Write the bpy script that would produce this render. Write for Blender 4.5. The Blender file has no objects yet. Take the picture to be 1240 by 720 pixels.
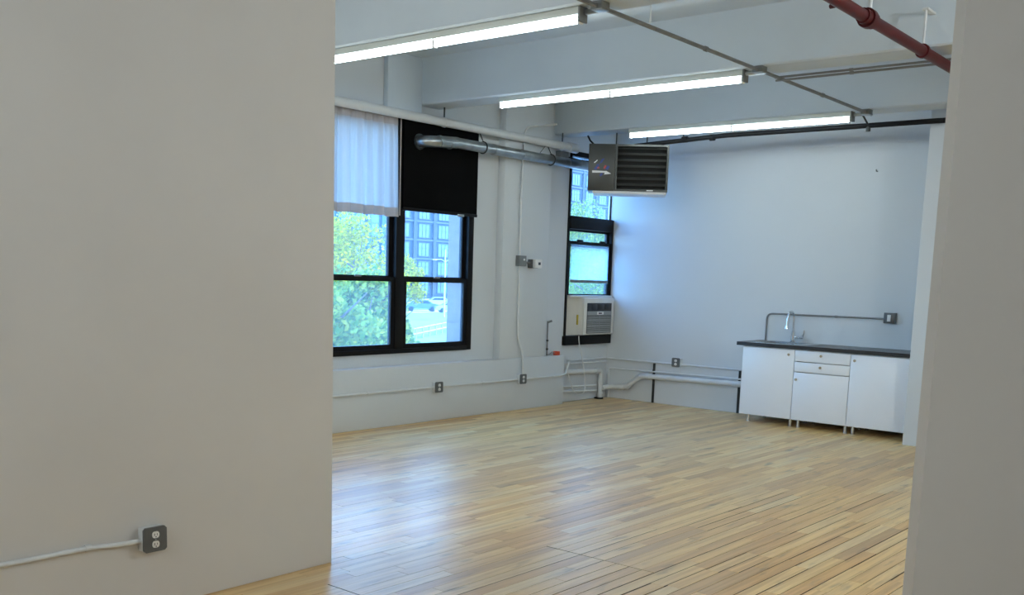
import bpy, bmesh, math, random
from mathutils import Vector, Matrix
random.seed(7)
PI = math.pi
S = bpy.context.scene
COL = S.collection

# ------------------------------------------------------------------ camera
cam_d = bpy.data.cameras.new('camera'); cam = bpy.data.objects.new('camera', cam_d); COL.objects.link(cam)
F, CX, CY = 1210.36, 620.0, 507.06
YAW, PITCH, ROLL = 0.687345, 0.142855, 0.032882
cam_d.sensor_fit = 'HORIZONTAL'; cam_d.sensor_width = 36.0
cam_d.lens = F / 1240 * 36.0
cam_d.shift_x = (620 - CX) / 1240; cam_d.shift_y = (CY - 360) / 1240
cam_d.clip_start = 0.05; cam_d.clip_end = 900
cam.matrix_world = (Matrix.Translation((0, 0, 1.5)) @ Matrix.Rotation(YAW, 4, 'Z') @
                    Matrix.Rotation(PI / 2 - PITCH, 4, 'X') @ Matrix.Rotation(ROLL, 4, 'Z'))
S.camera = cam

# ------------------------------------------------------------------ light and exposure
S.view_settings.view_transform = 'Standard'; S.view_settings.look = 'None'
S.view_settings.exposure = 0.0; S.view_settings.gamma = 1.0
S.view_settings.use_curve_mapping = False
W = bpy.data.worlds.new('sky'); S.world = W; W.use_nodes = True
wn = W.node_tree; wn.nodes.clear()
wo = wn.nodes.new('ShaderNodeOutputWorld'); wb = wn.nodes.new('ShaderNodeBackground')
wt = wn.nodes.new('ShaderNodeTexCoord'); ws = wn.nodes.new('ShaderNodeSeparateXYZ'); wr = wn.nodes.new('ShaderNodeValToRGB')
wn.links.new(wt.outputs['Generated'], ws.inputs[0]); wn.links.new(ws.outputs['Z'], wr.inputs[0])
wr.color_ramp.elements[0].position = 0.0; wr.color_ramp.elements[0].color = (0.34, 0.66, 1.0, 1)
wr.color_ramp.elements[1].position = 0.7; wr.color_ramp.elements[1].color = (0.10, 0.37, 1.0, 1)
wn.links.new(wr.outputs[0], wb.inputs[0]); wn.links.new(wb.outputs[0], wo.inputs[0])
SKY = 12.0
wb.inputs[1].default_value = SKY
sun_d = bpy.data.lights.new('sun', 'SUN'); sun_d.energy = 13; sun_d.angle = math.radians(0.6); sun_d.color = (1, .95, .85)
sun = bpy.data.objects.new('sun', sun_d); COL.objects.link(sun)
sun.rotation_euler = (Vector((0, 0, 1)).rotation_difference(Vector((0.30, 0.55, 0.75)).normalized())).to_euler()

def area(name, loc, sx, sy, e, c, target=None):
    d = bpy.data.lights.new(name, 'AREA'); d.shape = 'RECTANGLE'; d.size = sx; d.size_y = sy; d.energy = e; d.color = c
    o = bpy.data.objects.new(name, d); COL.objects.link(o); o.location = loc
    if target: o.rotation_euler = (Vector(target) - Vector(loc)).to_track_quat('-Z', 'Y').to_euler()
    return o
# the room continues behind the camera: unseen point lamps added there and behind the near walls to brighten it
for i_, (lx, ly, le) in enumerate(((1.0, -0.6, 50), (-1.7, -1.2, 68), (-4.5, 0.8, 58), (-5.7, 0.8, 58), (0.7, 5.3, 125), (0.3, 7.2, 22))):
    ld = bpy.data.lights.new('unseen_lamp', 'POINT'); ld.energy = le; ld.color = (.95, 1, 1); ld.shadow_soft_size = .12
    lo_ = bpy.data.objects.new('unseen_lamp', ld); COL.objects.link(lo_); lo_.location = (lx, ly, 2.98)
TUBE = 21.0

# ------------------------------------------------------------------ mesh builder
class MB:
    def __init__(s): s.v = []; s.f = []
    def add(s, vs, fs):
        n = len(s.v); s.v += [Vector(v) for v in vs]; s.f += [tuple(i + n for i in f) for f in fs]; return s
    def box(s, x0, x1, y0, y1, z0, z1, bev=0):
        if bev:
            bm = bmesh.new(); bmesh.ops.create_cube(bm, size=1)
            for v in bm.verts:
                v.co = Vector(((x0 + x1) / 2 + v.co.x * (x1 - x0), (y0 + y1) / 2 + v.co.y * (y1 - y0), (z0 + z1) / 2 + v.co.z * (z1 - z0)))
            bmesh.ops.bevel(bm, geom=bm.edges[:], offset=bev, segments=2, profile=.5, affect='EDGES')
            bm.verts.index_update()
            s.add([v.co.copy() for v in bm.verts], [[v.index for v in f.verts] for f in bm.faces]); bm.free(); return s
        return s.add([(x0,y0,z0),(x1,y0,z0),(x1,y1,z0),(x0,y1,z0),(x0,y0,z1),(x1,y0,z1),(x1,y1,z1),(x0,y1,z1)],
                     [(3,2,1,0),(4,5,6,7),(0,1,5,4),(1,2,6,5),(2,3,7,6),(3,0,4,7)])
    def cbox(s, c, d, bev=0):
        return s.box(c[0]-d[0]/2, c[0]+d[0]/2, c[1]-d[1]/2, c[1]+d[1]/2, c[2]-d[2]/2, c[2]+d[2]/2, bev)
    def tube(s, pts, r, n=10, cap=True):
        pts = [Vector(p) for p in pts]; rs = r if isinstance(r, (list, tuple)) else [r] * len(pts)
        base = len(s.v); t0 = (pts[1] - pts[0]).normalized()
        u = t0.orthogonal().normalized(); fs = []
        for i, p in enumerate(pts):
            a = (pts[i] - pts[i-1]).normalized() if i else t0
            b = (pts[i+1] - pts[i]).normalized() if i < len(pts) - 1 else a
            t = (a + b).normalized() if (a + b).length > 1e-6 else a
            u = (u - t * u.dot(t)).normalized(); w = t.cross(u)
            k = 1 / max(.5, math.sqrt((1 + a.dot(b)) / 2)) if 0 < i < len(pts) - 1 else 1
            for j in range(n):
                an = 2 * PI * j / n; s.v.append(p + (u * math.cos(an) + w * math.sin(an)) * rs[i])
        for i in range(len(pts) - 1):
            for j in range(n):
                a = base + i * n + j; b = base + i * n + (j + 1) % n
                s.f.append((a, b, b + n, a + n))
        if cap:
            s.f.append(tuple(base + j for j in reversed(range(n)))); e = base + (len(pts) - 1) * n
            s.f.append(tuple(e + j for j in range(n)))
        return s
    def prism(s, poly, d):
        """poly: list of 3d points (planar), extruded by vector d"""
        n = len(poly); d = Vector(d); vs = [Vector(p) for p in poly] + [Vector(p) + d for p in poly]
        fs = [tuple(reversed(range(n))), tuple(range(n, 2 * n))] + [(i, (i + 1) % n, n + (i + 1) % n, n + i) for i in range(n)]
        return s.add(vs, fs)
    def build(s, name, mat, parent=None, world=True, smooth=True, rnd=None, dirt=None):
        me = bpy.data.meshes.new(name)
        off = Vector((0, 0, 0))
        if parent is not None and world:
            p = parent
            while p is not None: off += p.location; p = p.parent
        me.from_pydata([tuple(v - off) for v in s.v], [], s.f); me.validate()
        bm = bmesh.new(); bm.from_mesh(me); bmesh.ops.recalc_face_normals(bm, faces=bm.faces[:]); bm.to_mesh(me); bm.free()
        if rnd is not None:
            at = me.attributes.new('rnd', 'FLOAT', 'POINT')
            at.data.foreach_set('value', rnd)
        me.materials.append(mat)
        if dirt is not None:
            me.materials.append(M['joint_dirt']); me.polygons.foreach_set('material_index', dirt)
        if smooth:
            me.polygons.foreach_set('use_smooth', [True] * len(me.polygons)); me.set_sharp_from_angle(angle=math.radians(35))
        o = bpy.data.objects.new(name, me); COL.objects.link(o)
        if parent is not None: o.parent = parent
        return o

def arc_path(pts, r, n=6):
    pts = [Vector(p) for p in pts]; out = [pts[0]]
    for i in range(1, len(pts) - 1):
        a = pts[i-1] - pts[i]; b = pts[i+1] - pts[i]; rr = min(r, a.length * .49, b.length * .49)
        p0 = pts[i] + a.normalized() * rr; p1 = pts[i] + b.normalized() * rr
        for k in range(n + 1):
            t = k / n; out.append(p0 * (1 - t) ** 2 + pts[i] * 2 * t * (1 - t) + p1 * t * t)
    out.append(pts[-1]); return out

def thing(name, label, cat, loc=(0, 0, 0), rz=0, group=None):
    o = bpy.data.objects.new(name, None); COL.objects.link(o); o.location = loc; o.rotation_euler = (0, 0, rz)
    o.empty_display_size = .1
    o['label'] = label; o['category'] = cat
    if group: o['group'] = group
    return o
def tag(o, label, cat, group=None, kind=None):
    o['label'] = label; o['category'] = cat
    if group: o['group'] = group
    if kind: o['kind'] = kind
    return o
def struct(o): o['kind'] = 'structure'; return o
def copy_tree(o, parent=None):
    c = o.copy(); COL.objects.link(c); c.parent = parent
    for ch in list(o.children): copy_tree(ch, c)
    return c

# ------------------------------------------------------------------ materials
def mat(name, col, rough=.5, metal=0, var=.04, scale=3.0, bump=0, bscale=40, coat=0, emit=None, spec=.5, trans=0):
    m = bpy.data.materials.new(name); m.use_nodes = True; nt = m.node_tree; b = nt.nodes['Principled BSDF']
    g = nt.nodes.new('ShaderNodeNewGeometry')
    nz = nt.nodes.new('ShaderNodeTexNoise'); nz.inputs['Scale'].default_value = scale; nz.inputs['Detail'].default_value = 3
    nt.links.new(g.outputs['Position'], nz.inputs['Vector'])
    r = nt.nodes.new('ShaderNodeValToRGB')
    r.color_ramp.elements[0].position = .3; r.color_ramp.elements[1].position = .7
    r.color_ramp.elements[0].color = (*[c * (1 - var) for c in col], 1); r.color_ramp.elements[1].color = (*[min(1, c * (1 + var)) for c in col], 1)
    nt.links.new(nz.outputs['Fac'], r.inputs[0]); nt.links.new(r.outputs[0], b.inputs['Base Color'])
    b.inputs['Roughness'].default_value = rough; b.inputs['Metallic'].default_value = metal
    b.inputs['Specular IOR Level'].default_value = spec
    if coat: b.inputs['Coat Weight'].default_value = coat; b.inputs['Coat Roughness'].default_value = .1
    if emit: b.inputs['Emission Color'].default_value = (*emit[0], 1); b.inputs['Emission Strength'].default_value = emit[1]
    if bump:
        n2 = nt.nodes.new('ShaderNodeTexNoise'); n2.inputs['Scale'].default_value = bscale; n2.inputs['Detail'].default_value = 4
        nt.links.new(g.outputs['Position'], n2.inputs['Vector'])
        bp = nt.nodes.new('ShaderNodeBump'); bp.inputs['Strength'].default_value = bump; bp.inputs['Distance'].default_value = .01
        nt.links.new(n2.outputs['Fac'], bp.inputs['Height']); nt.links.new(bp.outputs[0], b.inputs['Normal'])
    return m
M = {}
M['wall'] = mat('white_wall_paint', (.655, .685, .70), .62, var=.015, scale=1.3, bump=.12, bscale=18)
M['partition'] = mat('partition_paint', (.70, .685, .66), .6, var=.025, scale=1.6, bump=.1, bscale=14)
M['ceiling'] = mat('painted_concrete', (.62, .695, .755), .6, var=.03, scale=2.2, bump=.25, bscale=12)
M['pipe_white'] = mat('white_pipe_paint', (.68, .70, .70), .45, var=.03, scale=8, bump=.1, bscale=60)
M['conduit_white'] = mat('white_conduit_paint', (.68, .70, .70), .4, var=.04, scale=12)
M['conduit_grey'] = mat('bare_conduit', (.24, .24, .235), .5, .4, var=.1, scale=15)
M['black'] = mat('black_window_paint', (.004, .004, .0045), .5, var=.3, scale=6, spec=.2)
M['blackcloth'] = mat('black_panel', (.003, .003, .0032), .9, var=.2, scale=4, bump=.1, spec=.1)
M['galv'] = mat('galvanised_steel', (.36, .39, .40), .30, .9, var=.18, scale=9)
M['galvbox'] = mat('grey_box_steel', (.20, .21, .21), .45, .3, var=.1, scale=20)
M['plate'] = mat('dark_grey_plate', (.115, .12, .12), .4, .2, var=.06, scale=30)
M['recept'] = mat('white_plastic', (.82, .81, .78), .35, var=.01)
M['slot'] = mat('dark_slot', (.02, .02, .02), .6)
M['heater'] = mat('dark_heater_enamel', (.060, .060, .054), .38, .35, var=.12, scale=5)
M['heater_in'] = mat('heater_inside', (.006, .006, .006), .6)
M['strut'] = mat('dark_strut_steel', (.05, .055, .055), .5, .5, var=.2, scale=30)
M['blackpipe'] = mat('black_iron_pipe', (.008, .008, .009), .6, 0, var=.2, scale=10, spec=.2)
M['red'] = mat('red_sprinkler_paint', (.068, .005, .006), .45, var=.15, scale=9, spec=.25)
M['cab'] = mat('white_cabinet_foil', (.86, .89, .93), .3, var=.008)
M['carcass'] = mat('white_cabinet_board', (.78, .78, .78), .45, var=.01)
M['counter'] = mat('black_laminate', (.022, .022, .024), .28, var=.2, scale=50)
M['chrome'] = mat('chrome', (.72, .73, .74), .12, 1, var=.03)
M['steel'] = mat('brushed_steel', (.62, .63, .64), .25, 1, var=.06, scale=20)
M['knob'] = mat('nickel_knob', (.45, .38, .28), .3, .9, var=.1)
M['ac'] = mat('offwhite_plastic', (.74, .72, .66), .45, var=.03, scale=8)
M['acgrille'] = mat('ac_grille_grey', (.33, .34, .33), .5, var=.05, scale=20)
M['acdark'] = mat('ac_dark', (.018, .018, .018), .4)
M['yellow'] = mat('yellow_sticker', (.55, .42, .05), .5)
M['orange'] = mat('orange_red_plastic', (.75, .09, .03), .45)
M['blue_ink'] = mat('blue_decal', (.02, .04, .22), .4)
M['red_ink'] = mat('red_decal', (.45, .03, .04), .4)
M['white_ink'] = mat('white_decal', (.75, .75, .75), .4)
M['fixture'] = mat('fixture_enamel', (.72, .76, .72), .35, var=.01)
M['tube'] = mat('lit_fluorescent_tube', (.9, .9, .9), .4, emit=((.80, .95, 1.0), TUBE))
M['slab'] = mat('subfloor', (.03, .02, .013), .9)
M['stone'] = mat('outer_brick_reveal', (.27, .19, .165), .8, var=.1, scale=12, bump=.3)
# exterior
M['brick_far'] = mat('far_brick', (.030, .045, .07), .85, var=.1, scale=.3)
M['trim_far'] = mat('far_stone_trim', (.055, .075, .105), .8, var=.05, scale=.4)
M['blue_far'] = mat('far_blue_cladding', (.02, .08, .18), .6, var=.06, scale=.3)
M['glass_far'] = mat('far_window_glass', (.075, .145, .22), .12, var=.2, scale=.2)
M['frame_far'] = mat('far_window_frame', (.05, .07, .10), .6)
M['road'] = mat('pale_concrete_road', (.27, .27, .265), .85, var=.06, scale=.25)
M['grass'] = mat('grass', (.10, .17, .04), .9, var=.25, scale=.6)
M['bark'] = mat('tree_bark', (.16, .12, .09), .9, var=.2, scale=3)
M['carwhite'] = mat('white_car_paint', (.5, .51, .53), .25, coat=1)
M['carblue'] = mat('slate_blue_car_paint', (.08, .14, .25), .25, coat=1)
M['cargrey'] = mat('grey_car_paint', (.28, .30, .33), .25, coat=1)
M['carglass'] = mat('car_glass', (.03, .04, .05), .08)
M['tyre'] = mat('tyre_rubber', (.02, .02, .02), .8)
M['lamp'] = mat('pale_lamp_post', (.55, .57, .6), .5, .3)
M['rail'] = mat('grey_guard_rail', (.30, .31, .33), .5, .4)

def leaf_mat(name, c0, c1):
    m = bpy.data.materials.new(name); m.use_nodes = True; nt = m.node_tree; nt.nodes.clear()
    o = nt.nodes.new('ShaderNodeOutputMaterial'); d = nt.nodes.new('ShaderNodeBsdfDiffuse'); t = nt.nodes.new('ShaderNodeBsdfTranslucent')
    mx = nt.nodes.new('ShaderNodeMixShader'); mx.inputs[0].default_value = .45
    g = nt.nodes.new('ShaderNodeNewGeometry'); r = nt.nodes.new('ShaderNodeValToRGB')
    r.color_ramp.elements[0].color = (*c0, 1); r.color_ramp.elements[1].color = (*c1, 1)
    nt.links.new(g.outputs['Random Per Island'], r.inputs[0])
    for s_ in (d, t): nt.links.new(r.outputs[0], s_.inputs[0])
    nt.links.new(d.outputs[0], mx.inputs[1]); nt.links.new(t.outputs[0], mx.inputs[2]); nt.links.new(mx.outputs[0], o.inputs[0])
    return m
M['leafy'] = leaf_mat('yellow_green_leaves', (.17, .18, .004), (.52, .44, .012))
M['leafg'] = leaf_mat('pale_green_leaves', (.09, .17, .03), (.32, .36, .06))

def glass_mat(name, film, tint):
    """window glass: tinted clear pane with a thin scattering film that stands in for outdoor haze, and fresnel reflection"""
    m = bpy.data.materials.new(name); m.use_nodes = True; nt = m.node_tree; nt.nodes.clear()
    o = nt.nodes.new('ShaderNodeOutputMaterial'); t = nt.nodes.new('ShaderNodeBsdfTransparent'); t.inputs[0].default_value = (*tint, 1)
    tl = nt.nodes.new('ShaderNodeBsdfTranslucent'); tl.inputs[0].default_value = (.8, .92, 1, 1)
    mx = nt.nodes.new('ShaderNodeMixShader'); mx.inputs[0].default_value = film
    gl = nt.nodes.new('ShaderNodeBsdfGlossy'); gl.inputs['Roughness'].default_value = .02
    fr = nt.nodes.new('ShaderNodeFresnel'); fr.inputs[0].default_value = 1.45
    m2 = nt.nodes.new('ShaderNodeMixShader')
    ge = nt.nodes.new('ShaderNodeNewGeometry'); sb = nt.nodes.new('ShaderNodeMath'); sb.operation = 'SUBTRACT'; sb.inputs[0].default_value = 1
    mu = nt.nodes.new('ShaderNodeMath'); mu.operation = 'MULTIPLY'
    nt.links.new(ge.outputs['Backfacing'], sb.inputs[1]); nt.links.new(sb.outputs[0], mu.inputs[0]); nt.links.new(fr.outputs[0], mu.inputs[1])
    nt.links.new(t.outputs[0], mx.inputs[1]); nt.links.new(tl.outputs[0], mx.inputs[2])
    nt.links.new(mu.outputs[0], m2.inputs[0]); nt.links.new(mx.outputs[0], m2.inputs[1]); nt.links.new(gl.outputs[0], m2.inputs[2])
    nt.links.new(m2.outputs[0], o.inputs[0]); return m
M['glass'] = glass_mat('hazy_window_glass', .045, (.90, .97, 1.0))  # film puts the milky outdoor haze into the pane itself
M['screen'] = glass_mat('translucent_shade_film', .22, (.90, .97, 1.0))

def cloth_mat(name, col, tr):
    m = bpy.data.materials.new(name); m.use_nodes = True; nt = m.node_tree; nt.nodes.clear()
    o = nt.nodes.new('ShaderNodeOutputMaterial'); d = nt.nodes.new('ShaderNodeBsdfDiffuse'); t = nt.nodes.new('ShaderNodeBsdfTranslucent')
    mx = nt.nodes.new('ShaderNodeMixShader'); mx.inputs[0].default_value = tr
    g = nt.nodes.new('ShaderNodeNewGeometry'); w = nt.nodes.new('ShaderNodeTexNoise'); w.inputs['Scale'].default_value = 60
    nt.links.new(g.outputs['Position'], w.inputs['Vector'])
    r = nt.nodes.new('ShaderNodeValToRGB'); r.color_ramp.elements[0].color = (*[c * .93 for c in col], 1); r.color_ramp.elements[1].color = (*col, 1)
    nt.links.new(w.outputs['Fac'], r.inputs[0])
    for s_ in (d, t): nt.links.new(r.outputs[0], s_.inputs[0])
    nt.links.new(d.outputs[0], mx.inputs[1]); nt.links.new(t.outputs[0], mx.inputs[2]); nt.links.new(mx.outputs[0], o.inputs[0]); return m
M['curtain'] = cloth_mat('white_sheer_cotton', (.56, .53, .50), .38)
M['curtainhem'] = cloth_mat('doubled_cotton_hem', (.50, .45, .42), .08)

def wood_mat():
    m = bpy.data.materials.new('worn_maple_boards'); m.use_nodes = True; nt = m.node_tree; b = nt.nodes['Principled BSDF']; N = nt.nodes.new; L = nt.links.new
    a = N('ShaderNodeAttribute'); a.attribute_name = 'rnd'
    g = N('ShaderNodeNewGeometry')
    r = N('ShaderNodeValToRGB'); e = r.color_ramp.elements
    e[0].position = 0; e[0].color = (.60, .37, .155, 1); e[1].position = 1; e[1].color = (.86, .66, .36, 1)
    for p, c in ((.12, (.70, .41, .145)), (.5, (.85, .56, .22)), (.85, (.88, .62, .275))):
        k = e.new(p); k.color = (*c, 1)
    L(a.outputs['Fac'], r.inputs[0])
    mp = N('ShaderNodeMapping'); mp.inputs['Scale'].default_value = (42, 1.7, 1); L(g.outputs['Position'], mp.inputs[0])
    ml = N('ShaderNodeMath'); ml.operation = 'MULTIPLY'; ml.inputs[1].default_value = 53; L(a.outputs['Fac'], ml.inputs[0])
    n1 = N('ShaderNodeTexNoise'); n1.noise_dimensions = '4D'; n1.inputs['Scale'].default_value = 1; n1.inputs['Detail'].default_value = 5; n1.inputs['Distortion'].default_value = .6
    L(mp.outputs[0], n1.inputs['Vector']); L(ml.outputs[0], n1.inputs['W'])
    r1 = N('ShaderNodeValToRGB'); r1.color_ramp.elements[0].position = .32; r1.color_ramp.elements[0].color = (.74, .66, .56, 1); r1.color_ramp.elements[1].position = .62; r1.color_ramp.elements[1].color = (1.05, 1.05, 1.05, 1)
    L(n1.outputs['Fac'], r1.inputs[0])
    mx = N('ShaderNodeMix'); mx.data_type = 'RGBA'; mx.blend_type = 'MULTIPLY'; mx.inputs['Factor'].default_value = 1
    L(r.outputs[0], mx.inputs['A']); L(r1.outputs[0], mx.inputs['B'])
    # grey worn patches where the varnish is gone
    n2 = N('ShaderNodeTexNoise'); n2.inputs['Scale'].default_value = .55; n2.inputs['Detail'].default_value = 4
    mp2 = N('ShaderNodeMapping'); mp2.inputs['Scale'].default_value = (1.6, .8, 1); L(g.outputs['Position'], mp2.inputs[0]); L(mp2.outputs[0], n2.inputs['Vector'])
    r2 = N('ShaderNodeValToRGB'); r2.color_ramp.elements[0].position = .40; r2.color_ramp.elements[0].color = (0, 0, 0, 1); r2.color_ramp.elements[1].position = .62; r2.color_ramp.elements[1].color = (.38, .38, .38, 1)
    L(n2.outputs['Fac'], r2.inputs[0])
    m2 = N('ShaderNodeMix'); m2.data_type = 'RGBA'; m2.inputs['B'].default_value = (.62, .50, .34, 1)
    L(r2.outputs[0], m2.inputs['Factor']); L(mx.outputs['Result'], m2.inputs['A'])
    # dark stains along the grain
    n3 = N('ShaderNodeTexNoise'); n3.inputs['Scale'].default_value = 1; n3.inputs['Detail'].default_value = 3
    mp3 = N('ShaderNodeMapping'); mp3.inputs['Scale'].default_value = (11, 2.4, 1); L(g.outputs['Position'], mp3.inputs[0]); L(mp3.outputs[0], n3.inputs['Vector'])
    r3 = N('ShaderNodeValToRGB'); r3.color_ramp.elements[0].position = .61; r3.color_ramp.elements[0].color = (0, 0, 0, 1); r3.color_ramp.elements[1].position = .78; r3.color_ramp.elements[1].color = (.75, .75, .75, 1)
    L(n3.outputs['Fac'], r3.inputs[0])
    m3 = N('ShaderNodeMix'); m3.data_type = 'RGBA'; m3.inputs['B'].default_value = (.17, .115, .075, 1)
    L(r3.outputs[0], m3.inputs['Factor']); L(m2.outputs['Result'], m3.inputs['A'])
    L(m3.outputs['Result'], b.inputs['Base Color'])
    rr = N('ShaderNodeMapRange'); rr.inputs['To Min'].default_value = .30; rr.inputs['To Max'].default_value = .46
    L(n2.outputs['Fac'], rr.inputs['Value']); L(rr.outputs[0], b.inputs['Roughness'])
    b.inputs['Specular IOR Level'].default_value = .32
    b.inputs['Coat Weight'].default_value = .14; b.inputs['Coat Roughness'].default_value = .30
    bp = N('ShaderNodeBump'); bp.inputs['Strength'].default_value = .18; bp.inputs['Distance'].default_value = .004
    L(n1.outputs['Fac'], bp.inputs['Height']); L(bp.outputs[0], b.inputs['Normal'])
    return m
M['wood'] = wood_mat()
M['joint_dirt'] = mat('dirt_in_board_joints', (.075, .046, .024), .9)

# ------------------------------------------------------------------ structure
XW, XO = -7.15, -7.43           # window wall: room face, street face
YB = 10.57                      # back wall
ZB, ZS = 3.10, 3.53             # beam soffit, slab soffit
W1 = (5.81, 7.96, .70, 2.96)    # window openings y0 y1 z0 z1
W2 = (9.62, YB, .69, 2.96)
YN, XR = -2.5, 2.5              # unseen ends of the room

wl = MB()
wl.box(XO, XW, YN, W1[0], 0, ZS).box(XO, XW, W1[0], W1[1], 0, W1[2]).box(XO, XW, W1[0], W1[1], W1[3], ZS)
wl.box(XO, XW, W1[1], W2[0], 0, ZS).box(XO, XW, W2[0], YB, 0, W2[2]).box(XO, XW, W2[0], YB, W2[3], ZS)
wall_left = struct(wl.build('wall_left', M['wall'], smooth=False))
MB().box(XW, -7.04, 4.6, 9.52, 0, .583, .006).build('ledge', M['wall'], wall_left)
MB().box(XW, -7.055, 8.34, 9.15, .583, ZS, .004).build('pier', M['wall'], wall_left)
MB().box(XW, -7.09, 6.66, 7.11, 2.98, ZS, .004).build('pilaster', M['ceiling'], wall_left)
# outside brick reveals of the two openings
rv = MB()
for (a, b, c, d) in (W1, W2):
    if b < 9: rv.box(XO - .04, -7.24, b - .03, b - .001, c, d)
    rv.box(XO - .04, -7.24, a + .001, a + .03, c, d)
    rv.box(XO - .08, -7.24, a, b, c + .001, c + .03)
rv.build('outer_reveal', M['stone'], wall_left)

wall_back = struct(MB().box(-7.232, XR, YB, YB + .3, 0, ZS).build('wall_back', M['wall'], smooth=False))
MB().box(-6.42, -3.14, YB - .006, YB, 2.965, 2.99).build('plaster_seam', M['wall'], wall_back)
MB().box(-3.14, -2.55, 9.78, YB, 0, ZS, .006).build('column', M['wall'], wall_back)
MB().tube([(-3.887, YB, 2.685), (-3.887, YB - .03, 2.685), (-3.885, YB - .045, 2.70)], .006).build('wall_hook', M['galvbox'], wall_back)

wall_near_left = struct(MB().box(-4.0, -3.88, YN, 3.296, 0, ZS, .004).build('wall_near_left', M['partition']))
PA = math.radians(50); d1 = Vector((math.sin(PA), math.cos(PA), 0)); d2 = Vector((-math.cos(PA), math.sin(PA), 0))
p2 = Vector((-.9835, 3.30, 0)); p1 = p2 + d2 * .079
wall_near_right = struct(MB().prism([p2, p2 + d1 * 4.6, p1 + d1 * 4.6, p1], (0, 0, ZS)).build('wall_near_right', M['partition'], smooth=False))
struct(MB().box(XO, XR, YN - .2, YN, 0, ZS).build('wall_front', M['partition'], smooth=False))
struct(MB().box(XR, XR + .2, YN - .2, YB + .3, 0, ZS).build('wall_right', M['partition'], smooth=False))

ceiling = struct(MB().box(XO, XR + .2, YN - .2, YB + .3, ZS, ZS + .3).build('ceiling', M['ceiling'], smooth=False))
def beam(y0, y1, x1=2.5):
    b = MB(); x0 = XW
    b.prism([(x0, y0, ZS), (x0, y0 + .015, ZS - .05), (x0, y0 + .015, ZB + .012), (x0, y0 + .027, ZB), (x0, y1 - .027, ZB), (x0, y1 - .015, ZB + .012), (x0, y1 - .015, ZS - .05), (x0, y1, ZS)], (x1 - x0, 0, 0))
    return b.build('beam', M['ceiling'], ceiling)
beam(4.985, 5.27, XR); beam(7.095, 7.44); beam(9.285, 9.62)

# ------------------------------------------------------------------ floor of strip boards
floor = struct(MB().box(XO, XR + .2, YN - .2, YB + .3, -.3, -.014).build('floor', M['slab'], smooth=False))
def to_px(p):
    q = cam.matrix_world.inverted() @ Vector(p)
    if q.z > -.05: return None
    return (CX + F * q.x / -q.z, CY - F * q.y / -q.z)
BW = .0785
boards = []
x = XW + .005; row = 0
while x < 1.6:
    ystart = 1.2 if x > -4.02 else 2.8
    joints = []
    xc = x + BW / 2
    forced = []
    if -3.27 < xc < -2.6: forced.append(4.36)
    if -3.62 < xc < -3.34: forced.append(3.045)
    y = ystart - random.random() * .8
    while y < YB - .01:
        ln = random.choice((.45, .6, .75, .9, 1.1, 1.4)) * random.uniform(.85, 1.2)
        y1 = y + ln
        for fz in forced:
            if y < fz - .05 and y1 > fz - .15: y1 = fz; break
        if y1 > YB - .25: y1 = YB - .002
        boards.append((x, y, y1, (y1 in forced), (y in forced)))
        y = y1
    x += BW; row += 1
def in_view(b):
    x, y0, y1 = b[0], b[1], b[2]
    for t in (.1, .5, .9):
        yy = y0 + (y1 - y0) * t
        p = to_px((x + BW / 2, yy, 0))
        if p is None: continue
        if not (240 < p[0] < 1108 and p[1] < 735): continue
        if x < -3.9 and (-3.88 / x) * yy < 3.296: continue
        if x > -1.0 and yy > 3.3: continue
        return True
    return False
def dist(b):
    return math.hypot(b[0] + BW / 2, (b[1] + b[2]) / 2)
vis = sorted([b for b in boards if in_view(b)], key=dist)
near = set(vis[:300])
def board_mb(mb, rl, b, dl):
    x, y0, y1, e1, e0 = b
    w = max(0, min(1, (x + 3.7) / 1.4)) * max(0, min(1, (7.6 - y0) / 2.2))      # open joints where the floor was never filled
    g = random.uniform(.0003, .0006) + w * random.uniform(.0008, .0036)
    if random.random() < .02 + .08 * w: g += random.uniform(.001, .004)
    gy0 = .003 if e0 else .0005; gy1 = .003 if e1 else .0005
    x0, x1 = x + g, x + BW - random.uniform(.0003, .0005 + .0009 * w); y0 += gy0; y1 -= gy1
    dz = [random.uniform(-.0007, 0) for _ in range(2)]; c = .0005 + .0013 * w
    vs = [(x0, y0, -.013), (x1, y0, -.013), (x1, y1, -.013), (x0, y1, -.013),
          (x0, y0, dz[0]-c), (x1, y0, dz[1]-c), (x1, y1, dz[1]-c), (x0, y1, dz[0]-c),
          (x0+c, y0+c*.6, dz[0]), (x1-c, y0+c*.6, dz[1]), (x1-c, y1-c*.6, dz[1]), (x0+c, y1-c*.6, dz[0])]
    fs = [(0,1,5,4),(1,2,6,5),(2,3,7,6),(3,0,4,7),(4,5,9,8),(5,6,10,9),(6,7,11,10),(7,4,8,11),(8,9,10,11)]
    mb.add(vs, fs); rl += [random.random()] * 12
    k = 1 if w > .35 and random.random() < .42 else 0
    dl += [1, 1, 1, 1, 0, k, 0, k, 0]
rest, rrl, rdl = MB(), [], []
for b in boards:
    if b in near:
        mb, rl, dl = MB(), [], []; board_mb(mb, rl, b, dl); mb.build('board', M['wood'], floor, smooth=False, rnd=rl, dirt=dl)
    else: board_mb(rest, rrl, b, rdl)
o = rest.build('floor_boards', M['wood'], floor, smooth=False, rnd=rrl, dirt=rdl); o['kind'] = 'stuff'

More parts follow.
